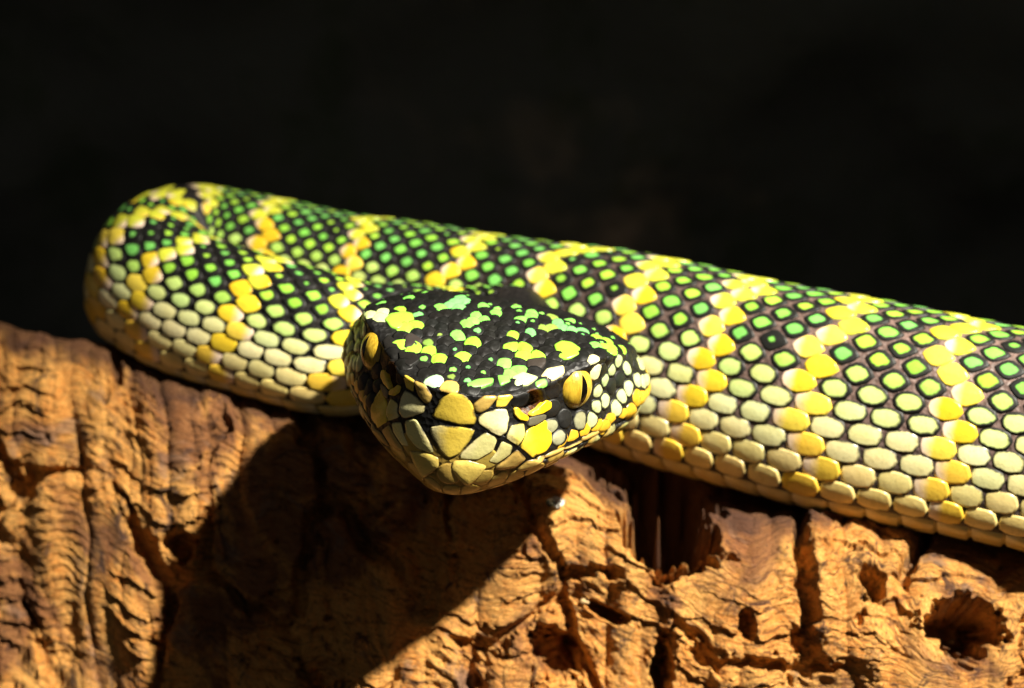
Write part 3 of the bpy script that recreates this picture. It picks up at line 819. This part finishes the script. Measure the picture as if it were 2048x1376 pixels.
ok &= ~((cand[:, 1] < .62) & (cand[:, 2] < .40) & (cand[:, 2] > zm_c-.36))
for cname, c, n, R in shields:
    e1, e2 = frame(c, n); d = cand-c
    a = d@e1; b = d@e2; rr = np.hypot(a, b); ph = np.arctan2(b, a) % (2*math.pi)
    Rp = np.interp(ph, np.append(PHB, 2*math.pi), np.append(R, R[0]))
    pad = np.where(top, .03, .055)
    ok &= ~((rr < Rp+pad) & (np.abs(d@n) < .3))
cand = cand[ok]; sp = sp[ok]; top = top[ok]
buf = np.empty((3000, 3)); bs = np.empty(3000); cnt = 0; keep = []
for i in range(len(cand)):
    if cnt:
        d = np.linalg.norm(buf[:cnt]-cand[i], axis=1)
        if (d < .5*(bs[:cnt]+sp[i])*.92).any(): continue
    buf[cnt] = cand[i]; bs[cnt] = sp[i]; cnt += 1; keep.append(i)
    if cnt == 2990: break
seeds = cand[keep]; ssp = sp[keep]; stop = top[keep]
PATCH = [
    (-0.92, 1.01, 0.60, 0.118, 'LIME'),
    (-0.62, 0.53, 0.53, 0.106, 'LIME'),
    (-0.60, 0.94, 0.60, 0.122, 'LIME'),
    (-0.32, 0.80, 0.59, 0.122, 'LIME'),
    (-0.03, 0.84, 0.59, 0.113, 'LIME'),
    (-1.07, 1.35, 0.68, 0.118, 'LIME'),
    (-0.93, 1.44, 0.70, 0.082, 'LIME'),
    (-0.40, 1.39, 0.70, 0.106, 'GREEN'),
    (-0.14, 1.36, 0.69, 0.094, 'LIME'),
    (0.35, 1.76, 0.76, 0.094, 'LIME'),
    (0.58, 1.36, 0.69, 0.130, 'LIME'),
    (0.78, 1.36, 0.69, 0.137, 'LIME'),
    (1.22, 1.60, 0.71, 0.153, 'LIME'),
    (-0.33, 1.76, 0.76, 0.094, 'GREEN'),
    (-0.19, 2.05, 0.79, 0.099, 'GREEN'),
    (-0.56, 2.52, 0.80, 0.153, 'TEAL'),
    (-0.67, 2.90, 0.78, 0.094, 'TEAL'),
    (-0.75, 2.24, 0.79, 0.071, 'GREEN'),
    (-0.23, 2.67, 0.81, 0.071, 'GREEN'),
    (-0.05, 2.81, 0.80, 0.094, 'GREEN'),
    (0.04, 2.28, 0.80, 0.075, 'GREEN'),
    (0.44, 2.43, 0.81, 0.106, 'GREEN'),
    (0.24, 2.81, 0.80, 0.090, 'GREEN'),
    (0.50, 2.80, 0.80, 0.082, 'GREEN'),
    (0.59, 1.90, 0.78, 0.090, 'TEAL'),
    (1.15, 2.35, 0.76, 0.099, 'TEAL'),
    (1.34, 2.45, 0.72, 0.090, 'TEAL'),
    (0.80, 2.17, 0.78, 0.082, 'OLIVEG'),
    (0.93, 2.43, 0.78, 0.075, 'TEAL'),
    (1.04, 2.84, 0.75, 0.075, 'GREEN'),
    (1.58, 2.44, 0.66, 0.099, 'LIME'),
    (1.73, 2.17, 0.65, 0.113, 'LIME'),
    (1.55, 2.07, 0.70, 0.059, 'GREEN'),
    (1.90, 2.56, 0.50, 0.099, 'LIME'),
    (2.03, 2.68, 0.27, 0.099, 'YEL'),
    (0.72, 2.74, 0.79, 0.075, 'OLIVEG'),
    (1.10, 3.10, 0.71, 0.075, 'GREEN'),
    (-1.53, 2.38, 0.68, 0.082, 'GREEN'),
    (-1.67, 2.23, 0.66, 0.059, 'GREEN'),
    (-1.28, 1.92, 0.73, 0.082, 'LIME'),
    (-1.42, 1.64, 0.70, 0.118, 'CREAMG'),
    (-1.57, 1.60, 0.69, 0.090, 'CREAMG'),
    (-2.06, 2.56, 0.19, 0.141, 'OLIVEY'),
    (-0.96, 0.64, 0.52, 0.085, 'GREENP'),
    (0.54, 0.84, 0.59, 0.153, 'GREEN'),
    (-0.24, 0.23, 0.50, 0.094, 'GREENP'),
    (-0.06, 0.07, 0.47, 0.066, 'TAN'),
    (1.61, 1.48, 0.57, 0.090, 'WHITE'),
    (1.75, 1.90, 0.45, 0.071, 'WHITE'),
    (1.92, 2.33, 0.34, 0.071, 'PINK'),
    (2.05, 2.55, 0.21, 0.080, 'PINK'),
    (2.15, 2.74, 0.08, 0.061, 'PINK'),
    (1.72, 1.72, 0.63, 0.066, 'WHITE'),
    (-0.71, 1.34, 0.68, 0.028, 'GREEN'),
    (0.20, 1.49, 0.72, 0.042, 'TEAL'),
    (-0.78, 1.96, 0.78, 0.052, 'OLIVEG'),
    (-0.04, 1.74, 0.76, 0.042, 'OLIVEG'),
    (-1.34, 2.56, 0.72, 0.052, 'GREEN'),
]
head_items = []
zmS = pchip(np.sqrt(np.array(SK)), TB['zm'], np.sqrt(np.maximum(seeds[:, 1], 0)))
for i in range(len(seeds)):
    c = seeds[i]; c0, n = nearest(c); n = outward(c0, n); e1, e2 = frame(c0, n)
    d = seeds-c; dd = np.linalg.norm(d, axis=1)
    nb = np.where((dd > 0) & (dd < 2.6*ssp[i]))[0]
    acc = np.zeros(NSEG)+(1/(ssp[i]*.80))**6
    for k in nb:
        a = d[k]@e1; b = d[k]@e2; l = math.hypot(a, b)+1e-6
        hlf = dd[k]*ssp[i]/(ssp[i]+ssp[k])
        acc += np.maximum(0, (np.cos(PHI)*a+np.sin(PHI)*b)/l/hlf)**6
    R = acc**(-1/6)
    x, s, z = c
    if stop[i]:
        R = R*(1.0+.22*np.maximum(0, np.cos(PHI)))      # overlap towards the tail
        ca = jit(lin(17, 17, 15), .3); cb = ca; cr = ca; spot = 2.0; dome, keel, tilt, base = .004, .018, .028, .012
        if rng.random() < .20: ca = jit(HC[('GREEN', 'OLIVEG', 'TEAL')[rng.integers(3)]], .2); cb = ca; cr = BLACK; spot = .2+.4*rng.random()
        for (px, ps, pz, pr, col) in PATCH:
            if math.hypot((x-px), (s-ps)*.76) < pr*1.06:
                ca = jit(HC[col], .10); cb = ca; cr = BLACK; spot = 1.0+.2*rng.random()
    elif z < zmS[i]:
        ca = jit(lin(186, 158, 76)); cb = ca; cr = jit(lin(120, 96, 40)); spot = .95; dome, keel, tilt, base = .003, .0, .002, .004
        if zmS[i]-z < .28 and s > 1.0:
            ca = jit(lin(176, 178, 120)); cr = BLACK; spot = .9; dome = .02
        R = R*.97
    else:
        ca = jit(lin(196, 204, 146)); cb = ca; cr = BLACK; spot = .76; dome, keel, tilt, base = .014, .014, .022, .012
        if z > .22 and s > 1.6:
            ca = jit(lin(24, 28, 22), .3) if rng.random() < .72 else jit(lin(176, 196, 140)); cb = ca; spot = .7
        elif z < zmS[i]+.26 and s > 1.2:
            ca = jit(lin(206, 164, 44)); cb = ca; spot = .95
        elif s < 1.35:
            ca = jit(lin(30, 28, 26), .3) if rng.random() < .6 else jit(lin(150, 150, 120)); cb = ca
        R = R*.98
    if not stop[i]:
        for (px, ps, pz, pr, col) in PATCH:
            if math.dist((x, s, z), (px, ps, pz)) < pr*1.2:
                ca = jit(HC[col], .08); cb = ca; spot = 1.0
    head_items.append(plate_item(c, R, None, ca, cb, cr, spot, False, dome, keel, tilt, base))
for cname, c, n, R in shields:
    col = jit(HC[cname], .06); cb = col; cr = BLACK; spot = .96; dome, keel, tilt, base = .007, 0, .005, .010
    if cname in ('YELP', 'GREYC', 'LEMON', 'WHITE'): cb = jit(lin(232, 220, 160), .05)
    if cname in ('TAN', 'TANY'): cr = jit(lin(70, 54, 24)); dome = .02
    if cname == 'TANY': cr = jit(lin(120, 98, 44))
    if cname == 'YEL': cb = jit(lin(240, 208, 70), .05); spot = 1.1
    if cname in ('LIME', 'CREAMW', 'CREAMG', 'GREEN', 'BLKB'): base = .030; tilt = .012; dome = .018; spot = 1.05
    if np.linalg.norm(c*np.array([np.sign(c[0]), 1, 1])-PIT) < .36: base = .034
    it = plate_item(c, R, None, col, cb, cr, spot, True, dome, keel, tilt, base)
    link('head_shield', scale_mesh('head_shield', [it], F3B, F4B, NVB), snake)
link('head_scales', scale_mesh('head_scales', head_items, F3, F4, NVS), snake, 'stuff')
print('body scales', len(body_items), 'head scales', len(head_items))

# ------------------------------------------------------------------ bits lying on the bark
def make_flake():
    k = NT('dry flake'); P = objpos(k)
    k.b.inputs['Transmission Weight'].default_value = 0.25
    m = k.fin(k.mix(k.ramp(k.noise(P, 900, 4, 0.6), 0.45, 0.6), lin(226, 220, 204), lin(60, 54, 46)), 0.25, k.bump(k.noise(P, 2200, 3), 0.6, 0.0003), 0.6)
    c = np.array([0.60, 0.85, -0.42]); n = np.array([.35, -.63, .69]); n /= np.linalg.norm(n)
    e1 = np.array([1., .3, 0]); e1 -= n*(e1@n); e1 /= np.linalg.norm(e1); e2 = np.cross(n, e1)
    nu, nv = 15, 9
    U_, V_ = np.meshgrid(np.linspace(-1, 1, nu), np.linspace(-1, 1, nv))
    wid = .075*np.sqrt(np.maximum(.05, 1-U_**2))*(1+.3*vnoise(U_*2+3, V_*0+.5))
    h = .035+.035*np.abs(U_)+.022*vnoise(U_*3, V_*3)
    top = c+(U_*.15)[..., None]*e1+(V_*wid)[..., None]*e2+h[..., None]*n
    bot = top-n*.008
    v = np.concatenate([top.reshape(-1, 3), bot.reshape(-1, 3)])
    i = np.arange(nu*nv).reshape(nv, nu)
    f = np.stack([i[:-1, :-1], i[:-1, 1:], i[1:, 1:], i[1:, :-1]], -1).reshape(-1, 4)
    b = [list(i[0]), list(i[:, -1]), list(i[-1][::-1]), list(i[:, 0][::-1])]
    side = [[a, d, d+nu*nv, a+nu*nv] for e in b for a, d in zip(e[:-1], e[1:])]
    o = link('dry_flake', mesh_np('dry_flake', v, [f, f[:, ::-1]+nu*nv, np.array(side)], m))
    tag(o, 'tiny pale papery flake on the bark just below the chin of the snake', 'flake')
make_flake()
def make_grain(c, r, label):
    k = NT('wood crumb'); P = objpos(k)
    m = k.fin(k.mix(k.noise(P, 1800, 4), lin(214, 190, 140), lin(150, 112, 66)), 0.6, k.bump(k.noise(P, 2500, 3), 0.7, 0.0003), 0.4)
    n, q = 9, 14; v = []; f = []
    for i in range(n+1):
        a = math.pi*i/n
        for j in range(q):
            p = 2*math.pi*j/q
            d = np.array([math.sin(a)*math.cos(p), math.sin(a)*math.sin(p), math.cos(a)])
            rr = r*(1+.28*float(vnoise(np.array(d[0]*1.7+c[0]*9), np.array(d[1]*1.7+d[2])))) 
            v.append(np.array(c)+d*rr*np.array([1.25, .9, .75]))
    for i in range(n):
        for j in range(q):
            f.append([i*q+j, (i+1)*q+j, (i+1)*q+(j+1) % q, i*q+(j+1) % q])
    o = link('wood_crumb', mesh_np('wood_crumb', np.array(v), np.array(f), m))
    tag(o, label, 'crumb', 'crumbs on the bark')
make_grain((1.044, .51, -1.80), .055, 'pale crumb lying in the cracked bark below the chin, away from the knot hole')
make_grain((6.465, 1.03, -2.735), .05, 'pale crumb caught inside the large knot hole')
